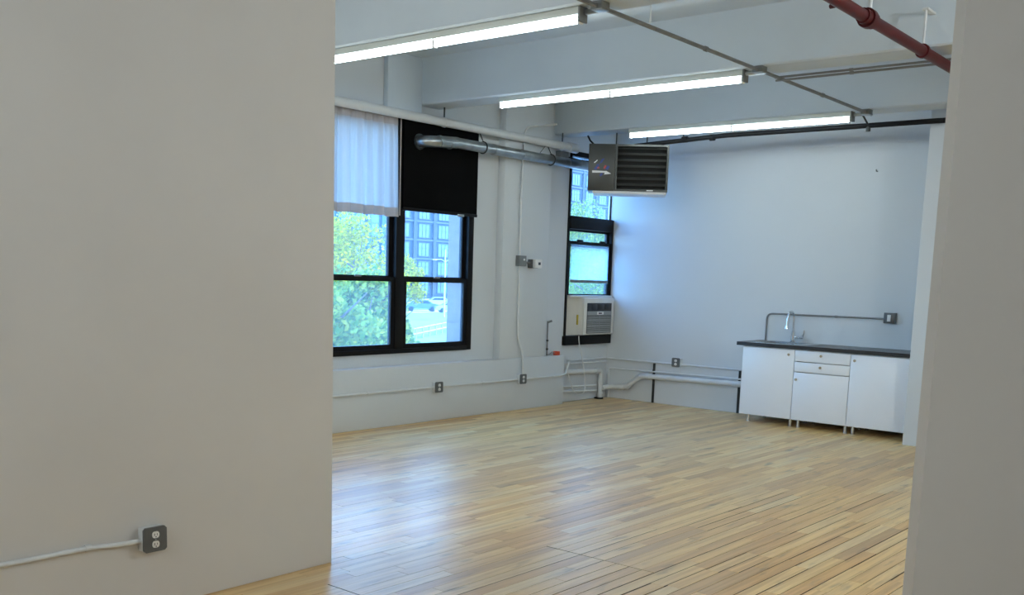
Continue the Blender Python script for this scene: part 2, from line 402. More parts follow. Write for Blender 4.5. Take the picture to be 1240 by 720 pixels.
# ------------------------------------------------------------------ windows
def bars(parent, name, lst, bev=.004, m='black'):
    for l in lst: MB().box(*l, bev).build(name, M[m], parent)
win1 = struct(MB().box(-7.225, -7.135, W1[1] - .078, W1[1], W1[2], W1[3], .004).build('window_1', M['black']))
bars(win1, 'frame_bar', [(-7.225, -7.135, W1[0], W1[0] + .06, W1[2], W1[3]), (-7.225, -7.13, 6.835, 6.95, W1[2], W1[3]),
                         (-7.225, -7.125, W1[0] + .06, W1[1] - .078, W1[2], .745), (-7.225, -7.135, W1[0] + .06, W1[1] - .078, 2.90, W1[3])])
def sash(parent, y0, y1, z0, z1, xc, st=.045, rail=.045):
    s = MB()
    s.box(xc - .02, xc + .02, y0, y0 + st, z0, z1).box(xc - .02, xc + .02, y1 - st, y1, z0, z1)
    s.box(xc - .02, xc + .02, y0 + st, y1 - st, z0, z0 + rail).box(xc - .02, xc + .02, y0 + st, y1 - st, z1 - rail, z1)
    so = s.build('sash', M['black'], parent, smooth=False)
    MB().box(xc - .003, xc + .003, y0 + st, y1 - st, z0 + rail, z1 - rail).build('pane', M['glass'], so, smooth=False)
    return so
for (a, b) in ((W1[0] + .06, 6.835), (6.95, W1[1] - .078)):
    s1 = sash(win1, a, b, .745, 1.445, -7.165, st=.048)
    s2 = sash(win1, a, b, 1.405, 2.90, -7.205, st=.048, rail=.05)
    MB().box(-7.145, -7.128, (a+b)/2 - .04, (a+b)/2 + .04, 1.44, 1.458, .003).build('sash_lock', M['galvbox'], s1)
win2 = struct(MB().box(-7.225, -7.135, W2[0], W2[0] + .035, W2[2], W2[3], .004).build('window_2', M['black']))
bars(win2, 'frame_bar', [(-7.225, -7.135, YB - .035, YB - .001, W2[2], 2.215), (-7.205, -7.185, YB - .012, YB - .001, 2.215, W2[3]), (-7.225, -7.12, W2[0] + .035, YB - .035, 2.065, 2.215),
                         (-7.225, -7.10, W2[0] - .02, YB - .002, W2[2], .80), (-7.225, -7.135, W2[0] + .035, YB - .035, 2.90, W2[3])])
fx = MB().box(-7.20, -7.194, W2[0] + .035, YB - .012, 2.215, 2.90).build('pane', M['glass'], win2, smooth=False)
sash(win2, W2[0] + .035, YB - .035, 1.86, 2.065, -7.205, st=.03, rail=.025)
lo = sash(win2, W2[0] + .035, YB - .035, 1.262, 1.925, -7.165, st=.035, rail=.038)
for yy in (9.86, 10.33): MB().box(-7.145, -7.12, yy - .05, yy + .05, 1.915, 1.945, .004).build('sash_lock', M['black'], lo)
sh = tag(MB().box(-7.142, -7.138, W2[0] + .085, YB - .085, 1.47, 1.885).build('window_shade', M['screen'], None, smooth=False),
         'translucent pull-down shade in the narrow corner window above the air conditioner', 'window shade')
MB().box(-7.146, -7.132, W2[0] + .085, YB - .085, 1.435, 1.47, .003).build('bottom_bar', M['galvbox'], sh)

# blackout panel
bp = tag(MB().box(-7.128, -7.105, 6.895, 7.965, 2.105, 2.955, .003).build('blackout_panel', M['blackcloth']), 'black opaque panel covering the upper right of the large window', 'panel')
MB().box(-7.122, -7.098, 6.895, 7.965, 2.085, 2.115, .004).build('bottom_rail', M['black'], bp)
MB().box(-7.125, -7.095, 7.66, 7.76, 2.075, 2.10, .004).build('latch', M['galv'], bp)

# curtain
def curtain():
    ny = 120; y0, y1 = 5.83, 6.80
    def prof(t, k): # x offset by folds
        y = y0 + (y1 - y0) * t
        return   .026 * math.sin(t * 43 + .8 * math.sin(t * 9)) * k + .010 * math.sin(t * 91 + 1.3) * (1.1 - k * .5) + .006 * math.sin(t * 17)
    def strip(z0, z1, nz, hem=0):
        m = MB(); vs = []; fs = []
        for i in range(nz + 1):
            z = z0 + (z1 - z0) * i / nz
            k = .55 + .45 * (2.95 - z) / .93
            for j in range(ny + 1):
                t = j / ny; y = y0 + (y1 - y0) * t + (.03 * (2.95 - z) / .93) * t
                zz = z + (.004 * math.sin(t * 21) - .006 * t) * (1 if z < 2.2 else 0)
                vs.append((-7.075 + prof(t, k) + hem, y, zz))
        for i in range(nz):
            for j in range(ny):
                a = i * (ny + 1) + j; fs.append((a, a + 1, a + ny + 2, a + ny + 1))
        m.add(vs, fs); return m
    t = thing('curtain', 'short white sheer gathered curtain over the upper left of the large window', 'curtain', (-7.075, 6.3, 2.02))
    strip(2.10, 2.868, 12).build('curtain_panel', M['curtain'], t)
    strip(2.02, 2.104, 3, .0015).build('hem', M['curtainhem'], t)
    strip(2.862, 2.955, 3, .0015).build('gathered_header', M['curtainhem'], t)
    MB().tube([(-7.09, 5.80, 2.945), (-7.09, 6.90, 2.945)], .007).build('rod', M['galvbox'], t)
    MB().box(-7.074, -7.071, 6.812, 6.825, 2.03, 2.95).build('side_hem', M['curtainhem'], t)
curtain()

# ------------------------------------------------------------------ ceiling strip lights
def strip_light(label, xr, y, z, L=2.44):
    t = thing('strip_light', label, 'ceiling light', (xr, y, ZB), 0, 'fluorescent strip lights under the beams')
    MB().box(-L, 0, -.030, .030, -.045, 0, .004).build('channel', M['fixture'], t, world=False)
    for a, b in ((-L + .02, -L / 2 - .01), (-L / 2 + .01, -.02)):
        MB().tube([(a, 0, -.075), (b, 0, -.075)], .017, 14).build('tube', M['tube'], t, world=False)
    for xx in (-L + .008, -L / 2, -.008):
        MB().box(xx - .009, xx + .009, -.020, .020, -.098, -.042, .003).build('socket', M['recept'], t, world=False)
    MB().box(0, .015, -.04, .04, -.09, 0, .003).build('end_cap', M['galvbox'], t, world=False)
    return t
l1 = strip_light('lit fluorescent strip under the beam nearest the camera, longest in view', -3.72, 5.065, ZB)
for (xr, y, lab) in ((-3.72, 7.185, 'lit fluorescent strip under the middle beam, between the other two strips'), (-3.72, 9.35, 'lit fluorescent strip under the beam next to the back wall, above the heater')):
    c = copy_tree(l1); c.location = (xr, y, ZB); c['label'] = lab

# conduit across the beams with boxes
def conduit(name, label, path, r, m, clips=(), cat='conduit', bend=.05, clipm=None, n=10, axis='y', group=None):
    t = thing(name, label, cat, path[0], 0, group)
    MB().tube(arc_path(path, bend), r, n).build('tube', M[m], t)
    for c in clips:
        c = Vector(c); d = {'x': Vector((.014, 0, 0)), 'y': Vector((0, .014, 0)), 'z': Vector((0, 0, .014))}[axis]
        MB().tube([c - d, c + d], r * 1.35, n).build('clip', M[clipm or m], t)
    return t
conduit('ceiling_conduit', 'dark grey conduit crossing under the beams at the ends of the strip lights', [(-3.565, 2.9, 3.072), (-3.565, 9.42, 3.072)], .014, 'conduit_grey', [(-3.565, 6.3, 3.072), (-3.565, 8.3, 3.072)], n=8)
for y, lab in ((5.03, 'grey junction box on the beam nearest the camera, on the conduit'), (7.12, 'grey junction box on the middle beam, on the conduit'), (9.30, 'grey junction box on the beam nearest the back wall, on the conduit')):
    t = thing('junction_box', lab, 'electrical box', (-3.565, y, ZB), 0, 'junction boxes along the ceiling conduit')
    MB().box(-3.605, -3.525, y - .04, y + .045, ZB - .045, ZB, .004).build('box', M['galvbox'], t)
    MB().box(-3.602, -3.528, y - .037, y + .042, ZB - .050, ZB - .044, .002).build('cover', M['galv'], t)
    MB().tube([(-3.70, y + .05, ZB - .03), (-3.62, y + .05, ZB - .03)], .016, 10).build('nipple', M['galv'], t)
for k, (dy, dz) in enumerate(((7.458, 3.078), (7.475, 3.058))):
    conduit('beam_conduit', ('upper' if k == 0 else 'lower') + ' of two thin conduits behind the middle beam running towards the red pipe', [(-3.6, dy, dz), (0.5, dy, dz)], .0085, 'conduit_grey', [(-3.0, dy, dz)], n=8, axis='x')
conduit('hanger_rod', 'short white threaded rod hanging from the slab before the middle beam', [(-4.215, 6.6, ZS), (-4.215, 6.6, 3.39)], .006, 'conduit_white', [(-4.215, 6.6, 3.40)], cat='rod', axis='z', n=8)

# red sprinkler pipe
XP, ZP = -2.33, 3.045
t = thing('sprinkler_pipe', 'dark red sprinkler pipe crossing the ceiling beside the right-hand wall', 'pipe', (XP, 5.6, ZP))
MB().tube([(XP, 4.7, ZP), (XP, 9.2, ZP)], .035, 18).build('pipe', M['red'], t)
def ring(y0, y1, r): return MB().tube([(XP, y0, ZP), (XP, y1, ZP)], r, 18)
ring(5.955, 6.005, .056).build('coupling', M['red'], t); ring(6.02, 6.05, .048).build('coupling_collar', M['red'], t)
ring(5.90, 5.955, .044).build('coupling_collar', M['red'], t)
ring(6.955, 6.985, .046).build('pipe_clamp', M['red'], t)
MB().tube([(XP - .02, 5.64, ZP + .01), (XP - .095, 5.66, ZP + .01)], .014, 10).build('drain_nipple', M['red'], t)
MB().tube([(XP, 6.0, ZP + .05), (XP, 6.0, ZS)], .013, 10).build('hanger_rod', M['conduit_white'], t)
MB().tube([(XP, 6.97, ZP + .04), (XP, 6.97, 3.31)], .008, 10).build('hanger_rod', M['conduit_white'], t)
MB().box(XP - .02, XP + .02, 6.95, 7.11, 3.30, 3.315, .002).build('hanger_bracket', M['conduit_white'], t)

# black gas pipe along the back wall
t = thing('gas_pipe', 'long black iron pipe under the last beam running above the back wall counter', 'pipe', (0.5, 9.70, 3.01))
MB().tube(arc_path([(0.5, 9.70, 3.02), (-5.2, 9.70, 3.018), (-6.25, 9.70, 2.975), (-6.34, 9.70, 2.97), (-6.34, 9.70, 2.90)], .05), .024, 12).build('pipe', M['blackpipe'], t)
for xx, w in ((-5.68, .03), (-5.35, .025)): MB().tube([(xx - w, 9.70, 3.005), (xx + w, 9.70, 3.006)], .033, 12).build('fitting', M['blackpipe'], t)
MB().tube([(-3.69, 9.70, 3.02), (-3.69, 9.70, 2.965)], .022, 10).build('drip_cap', M['strut'], t)
MB().tube([(-3.69, 9.70, 3.02), (-3.69, 9.52, 3.10)], .009, 8).build('hanger', M['strut'], t)
MB().tube([(-5.68, 9.70, 3.01), (-5.68, 9.60, 3.10)], .007, 8).build('hanger', M['strut'], t)

# white steam pipe over the windows
t = thing('steam_pipe', 'thick white painted pipe running along the top of the windows', 'pipe', (-7.0, 4.2, 2.958))
MB().tube([(-7.0, 4.2, 2.958), (-7.0, 9.50, 2.958)], .042, 18).build('pipe', M['pipe_white'], t)
MB().tube([(-7.0, 9.38, 2.958), (-7.0, 9.53, 2.958)], .055, 18).build('end_cap', M['pipe_white'], t)
for yy in (7.33, 9.26):
    MB().tube([(-7.0, yy - .012, 2.958), (-7.0, yy + .012, 2.958)], .048, 18).build('pipe_hanger', M['pipe_white'], t)
    MB().tube([(-7.0, yy, 3.0), (-7.0, yy, ZB)], .008, 8).build('hanger_rod', M['strut'], t)

# galvanised duct
XD, ZD = -6.95, 2.775
t = thing('flue_duct', 'round galvanised metal duct from the black panel to the heater', 'duct', (XD, 7.1, ZD))
MB().tube(arc_path([(-7.10, 7.085, 2.75), (-7.0, 7.10, 2.752), (XD, 7.22, 2.757), (XD, 7.45, ZD)], .10, 5), .056, 20).build('elbow', M['galv'], t)
MB().tube([(XD, 7.40, ZD), (XD, 9.80, ZD)], .052, 20).build('duct', M['galv'], t)
MB().tube(arc_path([(XD, 9.78, ZD), (XD, 9.95, ZD), (-6.72, 9.98, ZD)], .12, 6), .054, 20).build('elbow', M['galv'], t)
for yy, r in ((7.22, .0585), (7.36, .0585), (7.45, .057), (8.02, .056), (8.48, .056), (9.32, .056)):
    MB().tube([(XD, yy - .012, ZD - (.015 if yy < 7.4 else 0)), (XD, yy + .012, ZD - (.012 if yy < 7.4 else 0))], r, 20).build('joint_band', M['galv'], t)
MB().tube([(-7.095, 7.085, 2.75), (-7.08, 7.085, 2.75)], .075, 20).build('wall_collar', M['strut'], t)
def strap(y):
    pts = [(XD + .058 * math.cos(a), y, ZD + .058 * math.sin(a)) for a in [PI / 2 + 2 * PI * k / 20 for k in range(21)]]
    MB().tube([(-7.0, y, 2.92)] + pts, .006, 6).build('hanger_strap', M['strut'], t)
for yy in (7.86, 9.0): strap(yy)
MB().tube([(-7.05, 8.62, 2.92), (-6.99, 8.56, 2.83)], .004, 6).build('hanger_wire', M['strut'], t)
MB().tube([(-7.0, 8.95, 2.92), (XD, 8.80, 2.83)], .004, 6).build('hanger_wire', M['strut'], t)

# small junction box and conduit near the heater
t = thing('junction_box', 'small grey junction box on the window wall beside the heater', 'electrical box', (XW, 9.40, 2.80))
MB().box(XW, -7.08, 9.34, 9.50, 2.83, 2.92, .004).build('box', M['galvbox'], t)
MB().tube(arc_path([(-7.11, 9.50, 2.865), (-7.11, 9.85, 2.85), (-6.78, 9.99, 2.85)], .08), .014, 10).build('flexible_conduit', M['blackpipe'], t)

# ------------------------------------------------------------------ unit heater
HD = 11.35 / 10
a0 = Vector((-5.8195 * HD, 8.1325 * HD, 0)); a1 = Vector((-5.1745 * HD, 8.557 * HD, 0))
hw = (a1 - a0).length; hz1 = 1.5 + (2.786 - 1.5) * HD; hz0 = 1.5 + (2.343 - 1.5) * HD
ang = math.atan2(a1.y - a0.y, a1.x - a0.x)
ht = thing('unit_heater', 'dark grey unit heater with louvers hanging from the ceiling in the corner', 'heater', (a0.x, a0.y, hz0), ang)
H = hz1 - hz0; sp = hw * .336; D_ = .42
def hb(name, m, *a, bev=.003, **k): return MB().box(*a, bev).build(name, M[m], ht, world=False, **k)
hb('side_panel', 'heater', 0, sp - .003, 0, D_, 0, H)
cz = MB()
cz.box(sp, sp + .022, 0, D_, 0, H).box(hw - .022, hw, 0, D_, 0, H).box(sp + .022, hw - .022, 0, D_, H - .022, H).box(sp + .022, hw - .022, 0, D_, 0, .022)
cz.build('casing', M['heater'], ht, world=False, smooth=False)
hb('inner_back', 'heater_in', sp + .022, hw - .022, .09, .11, .022, H - .022)
nl = 7
for i in range(nl):
    z = .022 + (H - .044) * (i + .78) / nl
    lv = MB().prism([(sp + .024, .010, z - .012), (sp + .024, .013, z - .015), (sp + .024, .060, z + .016), (sp + .024, .057, z + .018)], (hw - sp - .048, 0, 0))
    lv.build('louver', M['heater'], ht, world=False, smooth=False)
hb('bottom_tray', 'carcass', sp * .2, hw - .012, .012, D_ - .01, -.028, -.001)
for xx, yy in ((sp * 1.0, .16), (hw * .72, .16)):
    MB().tube([(xx, yy, H), (xx, yy, ZB - hz0)], .007, 8).build('hanger_rod', M['strut'], ht, world=False)
MB().tube([(sp * .18, .1, H), (sp * .02, .06, H + .04), (-.02, .02, H + .085)], .010, 8).build('cable_whip', M['blackpipe'], ht, world=False)
def decal(name, m, pts):
    MB().prism([(sp * u, -.0008, H * v) for u, v in pts], (0, .0010, 0)).build(name, M[m], ht, world=False, smooth=False)
decal('blue_mark', 'blue_ink', [(.21, .46), (.30, .44), (.42, .56), (.33, .57)])
decal('blue_mark', 'blue_ink', [(.40, .57), (.50, .60), (.60, .69), (.50, .68)])
decal('blue_mark', 'blue_ink', [(.64, .47), (.72, .44), (.80, .52), (.72, .54)])
decal('blue_mark', 'blue_ink', [(.42, .33), (.48, .30), (.56, .36), (.50, .38)])
decal('red_mark', 'red_ink', [(.31, .47), (.40, .47), (.42, .50), (.36, .51)])
decal('red_mark', 'red_ink', [(.56, .48), (.62, .46), (.68, .53), (.62, .55)])
decal('white_stripe', 'white_ink', [(.20, .60), (.23, .585), (.34, .645), (.33, .66)])
decal('white_arrow', 'white_ink', [(.15, .38), (.62, .385), (.60, .345), (.86, .365), (.66, .43), (.66, .42), (.15, .43)])
hb('rating_label', 'yellow', hw - .0005, hw + .0008, .05, .10, H * .55, H * .68, bev=0)
hb('rating_label', 'white_ink', hw - .0005, hw + .0008, .05, .10, H * .30, H * .50, bev=0)
hb('maker_strip', 'white_ink', hw * .74, hw * .82, -.001, .002, .006, .016, bev=0)

# ------------------------------------------------------------------ electrical outlets (built facing local -Y)
def outlet_mesh(label, loc, rz):
    t = thing('electrical_outlet', label, 'outlet', loc, rz, 'surface mounted outlets')
    MB().box(-.051, .051, -.044, 0, -.051, .051, .004).build('box', M['conduit_white'], t, world=False)
    c = .010; p = [(-.054 + c, -.054), (.054 - c, -.054), (.054, -.054 + c), (.054, .054 - c), (.054 - c, .054), (-.054 + c, .054), (-.054, .054 - c), (-.054, -.054 + c)]
    pl = MB().prism([(x, -.056, z) for x, z in p], (0, .012, 0)).build('cover_plate', M['plate'], t, world=False, smooth=False)
    for zz in (.021, -.021):
        n = 16; pr = [(.017 * math.cos(2 * PI * k / n), max(-.0145, min(.0145, .018 * math.sin(2 * PI * k / n))) + zz) for k in range(n)]
        r = MB().prism([(x, -.0595, z) for x, z in pr], (0, .004, 0)).build('receptacle', M['recept'], t, world=False, smooth=False)
        MB().box(-.0075, -.0050, -.0602, -.0585, zz - .004, zz + .006).box(.0050, .0072, -.0602, -.0585, zz - .003, zz + .006).tube([(0, -.0602, zz - .009), (0, -.0585, zz - .009)], .0028, 8).build('slots', M['slot'], r, world=False)
    MB().tube([(0, -.0585, 0), (0, -.056, 0)], .003, 8).build('screw', M['galv'], t, world=False)
    return t
o1 = outlet_mesh('grey duplex outlet low on the near partition wall', (-3.88, 2.268, .325), PI / 2)
for loc, rz, lab in (((-7.04, 7.33, .349), PI / 2, 'grey duplex outlet on the ledge below the large window'),
                     ((-7.04, 8.69, .353), PI / 2, 'grey duplex outlet on the ledge where the vertical conduit comes down'),
                     ((-6.115, YB, .525), 0, 'grey duplex outlet on the back wall above the drain pipe')):
    c = copy_tree(o1); c.location = loc; c.rotation_euler = (0, 0, rz); c['label'] = lab
t = thing('light_switch', 'grey surface mounted switch on the back wall above the counter', 'switch', (-3.62, YB, 1.185))
MB().box(-.06, .06, -.05, 0, -.055, .055, .004).build('box', M['galvbox'], t, world=False)
MB().box(-.056, .056, -.060, -.050, -.055, .055, .004).build('cover_plate', M['plate'], t, world=False)
MB().box(-.018, .018, -.066, -.060, -.034, .034, .002).build('rocker', M['recept'], t, world=False)

conduit('wall_conduit', 'thin white conduit low on the near partition running to its outlet', [(-3.867, .2, .345), (-3.867, 1.64, .331), (-3.867, 2.0, .331), (-3.86, 2.12, .322), (-3.855, 2.22, .322)], .0105, 'conduit_white', [(-3.869, 1.99, .331)], bend=.06)
conduit('ledge_conduit', 'thin white conduit along the front of the window ledge joining its two outlets', [(-7.027, 4.7, .347), (-7.027, 9.46, .347), (-7.027, 9.545, .36), (-7.03, 9.60, .49)], .0115, 'conduit_white', [(-7.028, 6.4, .347), (-7.028, 8.05, .347)], bend=.035)
conduit('wall_conduit', 'thin white conduit on the wall under the air conditioner, topmost of the pipes there', [(-7.03, 9.60, .49), (-7.06, 9.63, .505), (-7.125, 9.70, .505), (-7.125, 10.54, .50)], .0115, 'conduit_white', bend=.035)
conduit('wall_conduit', 'thin white conduit along the back wall above the drain pipe, passing the outlet', [(-7.11, YB - .018, .497), (-5.0, YB - .018, .505)], .0115, 'conduit_white', [(-5.8, YB - .018, .502)], axis='x')
conduit('vertical_conduit', 'white conduit down the pier between the windows to the ledge outlet', [(-6.6, 8.62, 3.085), (-7.03, 8.62, 3.085), (-7.03, 8.60, 2.3), (-7.035, 8.625, .80), (-7.035, 8.70, .68), (-7.01, 8.70, .59), (-7.01, 8.70, .395)], .012, 'conduit_white', [(-7.035, 8.60, 2.3), (-7.035, 8.61, 1.2)], bend=.10, axis='z')

t = thing('thermostat', 'white thermostat with a grey box on the pier between the windows', 'thermostat', (-7.055, 8.63, 1.66))
MB().box(-7.055, -7.0, 8.565, 8.69, 1.60, 1.715, .004).build('box', M['galvbox'], t)
MB().tube([(-7.0, 8.645, 1.672), (-6.992, 8.645, 1.672)], .012, 10).build('box_screw', M['conduit_white'], t)
MB().tube([(-7.025, 8.69, 1.645), (-7.025, 8.78, 1.64)], .012, 10).build('nipple', M['conduit_grey'], t)
MB().box(-7.055, -7.0, 8.78, 8.90, 1.585, 1.68, .003).build('base', M['plate'], t)
hs = MB().box(-7.0, -6.955, 8.80, 8.915, 1.588, 1.682, .006).build('housing', M['recept'], t)
MB().box(-6.956, -6.9535, 8.845, 8.885, 1.62, 1.65).build('display', M['acdark'], hs)

# little gas cock and orange wire on the ledge
t = thing('stub_pipe', 'thin grey stub pipe with a small valve standing on the ledge end', 'pipe', (-7.10, 9.25, .583))
MB().tube([(-7.10, 9.25, .583), (-7.10, 9.245, .985)], .009, 8).build('pipe', M['conduit_grey'], t)
MB().tube([(-7.10, 9.245, .97), (-7.06, 9.275, .99)], .012, 8).build('valve', M['conduit_grey'], t)
for zz in (.66, .76): MB().tube([(-7.10, 9.25, zz - .01), (-7.10, 9.25, zz + .01)], .014, 8).build('coupling', M['strut'], t)
t = thing('orange_connector', 'small orange red plastic connector lying on the end of the ledge', 'connector', (-7.09, 9.42, .583))
MB().box(-7.115, -7.065, 9.39, 9.46, .583, .63, .005).build('body', M['orange'], t)
MB().tube(arc_path([(-7.09, 9.39, .61), (-7.09, 9.33, .63), (-7.09, 9.30, .60), (-7.10, 9.27, .592)], .03), .004, 6).build('wire', M['conduit_grey'], t)

# ------------------------------------------------------------------ heating and drain pipes in the corner
def pipe(name, label, path, r, m='pipe_white', bend=.08, cat='pipe', n=14, fittings=()):
    t = thing(name, label, cat, path[0])
    MB().tube(arc_path(path, bend, 5), r, n).build('pipe', M[m], t)
    for a, b, rr in fittings: MB().tube([a, b], rr, n).build('coupling', M[m], t)
    return t
yp = YB - .055
pipe('drain_pipe', 'white jogged drain pipe along the back wall from the sink to the corner', [(-5.02, yp, .347), (-6.60, yp, .322), (-6.80, yp, .158), (-7.02, yp, .152), (-7.088, 10.412, .135)], .031, fittings=[((-5.33, yp, .342), (-5.25, yp, .343), .036), ((-6.51, yp, .323), (-6.46, yp, .324), .036), ((-6.60, yp, .32), (-6.66, yp, .272), .036), ((-6.76, yp, .192), (-6.80, yp, .16), .036), ((-6.83, yp, .157), (-6.88, yp, .156), .036)])
pipe('radiator_pipe', 'white pipe elbowing down to the floor under the corner window', [(-7.095, 9.53, .371), (-7.095, 10.37, .352), (-7.095, 10.37, .0)], .029, bend=.06, fittings=[((-7.095, 10.25, .355), (-7.095, 10.31, .354), .035), ((-7.095, 10.37, .17), (-7.095, 10.37, .22), .035), ((-7.095, 10.37, .03), (-7.095, 10.37, .07), .035)])
pipe('wall_pipe', 'thin white pipe just under the conduit below the corner window', [(-7.115, 9.55, .470), (-7.115, 10.53, .455)], .011, n=10)
pipe('wall_pipe', 'upper of two thin white pipes low down below the corner window', [(-7.115, 9.53, .195), (-7.115, 10.31, .165)], .012, n=10)
pipe('wall_pipe', 'lower of two thin white pipes low down below the corner window', [(-7.115, 9.53, .138), (-7.115, 10.31, .103)], .014, n=10)
pipe('supply_pipe', 'thin white supply pipe above the drain pipe along the back wall', [(-7.09, yp + .03, .0), (-7.09, yp + .03, .375), (-5.02, yp + .03, .402)], .011, bend=.03, n=10)
MBf = MB().tube([(-7.09, 10.34, 0), (-7.09, 10.34, .014)], .058, 16)
tag(MBf.build('floor_flange', M['blackpipe']), 'black round floor flange at the foot of the corner pipes', 'flange')
for xx, z1, lab in ((-6.435, .487, 'dark slotted strut post on the back wall between corner and counter'), (-5.285, .49, 'dark slotted strut post on the back wall beside the sink cabinet')):
    t = thing('strut_post', lab, 'post', (xx, YB, 0))
    s = MB(); s.box(xx - .010, xx - .009, YB - .022, YB, 0, z1).box(xx + .009, xx + .010, YB - .022, YB, 0, z1).box(xx - .010, xx + .010, YB - .004, YB, 0, z1)
    s.box(xx - .010, xx - .004, YB - .024, YB - .021, 0, z1).box(xx + .004, xx + .010, YB - .024, YB - .021, 0, z1)
    s.build('channel', M['strut'], t, smooth=False)
    for zz in (.345, .40): MB().box(xx - .014, xx + .014, YB - .03, YB - .02, zz - .012, zz + .012, .002).build('clamp', M['strut'], t)

# ------------------------------------------------------------------ window air conditioner
t = thing('air_conditioner', 'off-white window air conditioner in the bottom of the corner window', 'air conditioner', (-7.1, 10.1, .80))
a = MB(); a.box(-7.50, -7.085, 9.90, 10.555, .805, 1.262, .012); a.build('cabinet', M['ac'], t)
MB().box(-7.085, -7.06, 9.905, 10.55, .812, 1.255, .008).build('front_panel', M['ac'], t)
p = MB(); y = 9.66; k = 0
while y < 9.895:
    p.prism([(-7.16, y, .805), (-7.13 if k % 2 else -7.15, y + .0118, .805), (-7.16, y + .0236, .805), (-7.17, y + .0236, .805), (-7.17, y, .805)], (0, 0, .455)); y += .0236; k += 1
p.build('side_curtain', M['ac'], t, smooth=False)
MB().box(-7.18, -7.10, 9.66, 10.555, 1.262, 1.285, .003).build('top_rail', M['ac'], t)
MB().box(-7.061, -7.058, 9.965, 10.49, .825, 1.195, .002).build('grille_recess', M['acdark'], t)
gr = MB().box(-7.06, -7.052, 9.97, 10.485, 1.045, 1.095, .002).build('control_strip', M['acgrille'], t)
MB().box(-7.053, -7.050, 10.17, 10.31, 1.053, 1.088, .002).build('display', M['recept'], gr)
MB().box(-7.051, -7.0485, 10.20, 10.27, 1.063, 1.078, .001).build('screen', M['acdark'], gr)
for i in range(12):
    z = .832 + i * .0175
    MB().box(-7.060, -7.05, 9.97, 10.485, z, z + (.0105 if i % 4 else .014)).build('grille_slat', M['acgrille'], t, smooth=False)
MB().box(-7.06, -7.05, 10.222, 10.232, .83, 1.04).build('grille_rib', M['acgrille'], t, smooth=False)
for i in range(3): MB().box(-7.059, -7.054, 10.06 + i * .14, 10.17 + i * .14, 1.115, 1.18, .002).build('air_vane', M['acdark'], t)
MB().box(-7.148, -7.128, 9.875, 9.888, .93, 1.05).build('energy_sticker', M['yellow'], t)
cd = MB().tube(arc_path([(-7.07, 9.83, .80), (-7.07, 9.84, .72), (-7.075, 9.90, .60), (-7.07, 9.965, .39), (-7.06, 10.0, .18), (-7.05, 9.97, .10), (-7.05, 9.86, .085), (-7.055, 9.75, .13), (-7.06, 9.66, .30), (-7.10, 9.63, .47)], .05, 4), .005, 6).build('power_cord', M['recept'], t)

# ------------------------------------------------------------------ sink run: three base cabinets, counter, sink, tap
def cabinet(label, x0, x1, style, knobs, legs):
    t = thing('base_cabinet', label, 'cabinet', (x0, 10.26, 0), 0, 'white base cabinets under the black counter')
    yf = 10.01; g = .003; z0, z1 = .085, .825
    b = MB(); yc = yf + .010; b.box(x0 + .001, x0 + .018, yc, YB - .03, z0, z1).box(x1 - .018, x1 - .001, yc, YB - .03, z0, z1).box(x0 + .018, x1 - .018, yc, YB - .03, z0, z0 + .018)
    b.box(x0 + .018, x1 - .018, YB - .04, YB - .03, z0 + .018, z1).box(x0 + .018, x1 - .018, yc, yf + .08, z1 - .018, z1)
    b.build('carcass', M['carcass'], t, smooth=False)
    fr = []
    if style == 'door': fr = [('door', z0, z1 - .004)]
    else: fr = [('door', z0, .590), ('drawer', .594, .700), ('drawer', .704, z1 - .004)]
    kn = list(knobs)
    for nm, a, b2 in fr:
        d = MB().box(x0 + g, x1 - g, yf - .018, yf + .008, a, b2 - g * 1.3, .0015).build(nm, M['cab'], t)
        kx, kz = kn.pop(0)
        k = MB().tube([(kx, yf - .018, kz), (kx, yf - .027, kz), (kx, yf - .030, kz), (kx, yf - .038, kz), (kx, yf - .041, kz)], [.0055, .0055, .013, .014, .010], 14)
        k.build('knob', M['knob'], d)
    for lx, ly in legs:
        l = MB().tube([(lx, ly, 0), (lx, ly, .008), (lx, ly, .0085), (lx, ly, z0)], [.022, .022, .017, .017], 14); l.build('leg', M['steel'], t)
    return t
X0, X1, X2, X3 = -4.985, -4.388, -3.79, -3.19
cabinet('white cabinet with one door under the sink, left of the three', X0, X1, 'door', [(-4.449, .766)], [(-4.90, 10.06), (-4.415, 10.06), (-4.90, 10.46), (-4.415, 10.46)])
cabinet('white cabinet with two drawers over a door, middle of the three', X1, X2, 'drawers', [(-4.351, .511), (-4.097, .655), (-4.097, .775)], [(-4.325, 10.06), (-3.815, 10.06), (-4.325, 10.46), (-3.815, 10.46)])
cabinet('white cabinet with one door beside the white column, right of the three', X2, X3, 'door', [(-3.743, .757)], [(-3.735, 10.06), (-3.735, 10.46), (-3.25, 10.46)])
tag(MB().box(X3, -3.1405, 10.02, 10.036, .085, .825, .001).build('filler_strip', M['cab']), 'narrow white filler strip between the right-hand cabinet and the column', 'filler strip')

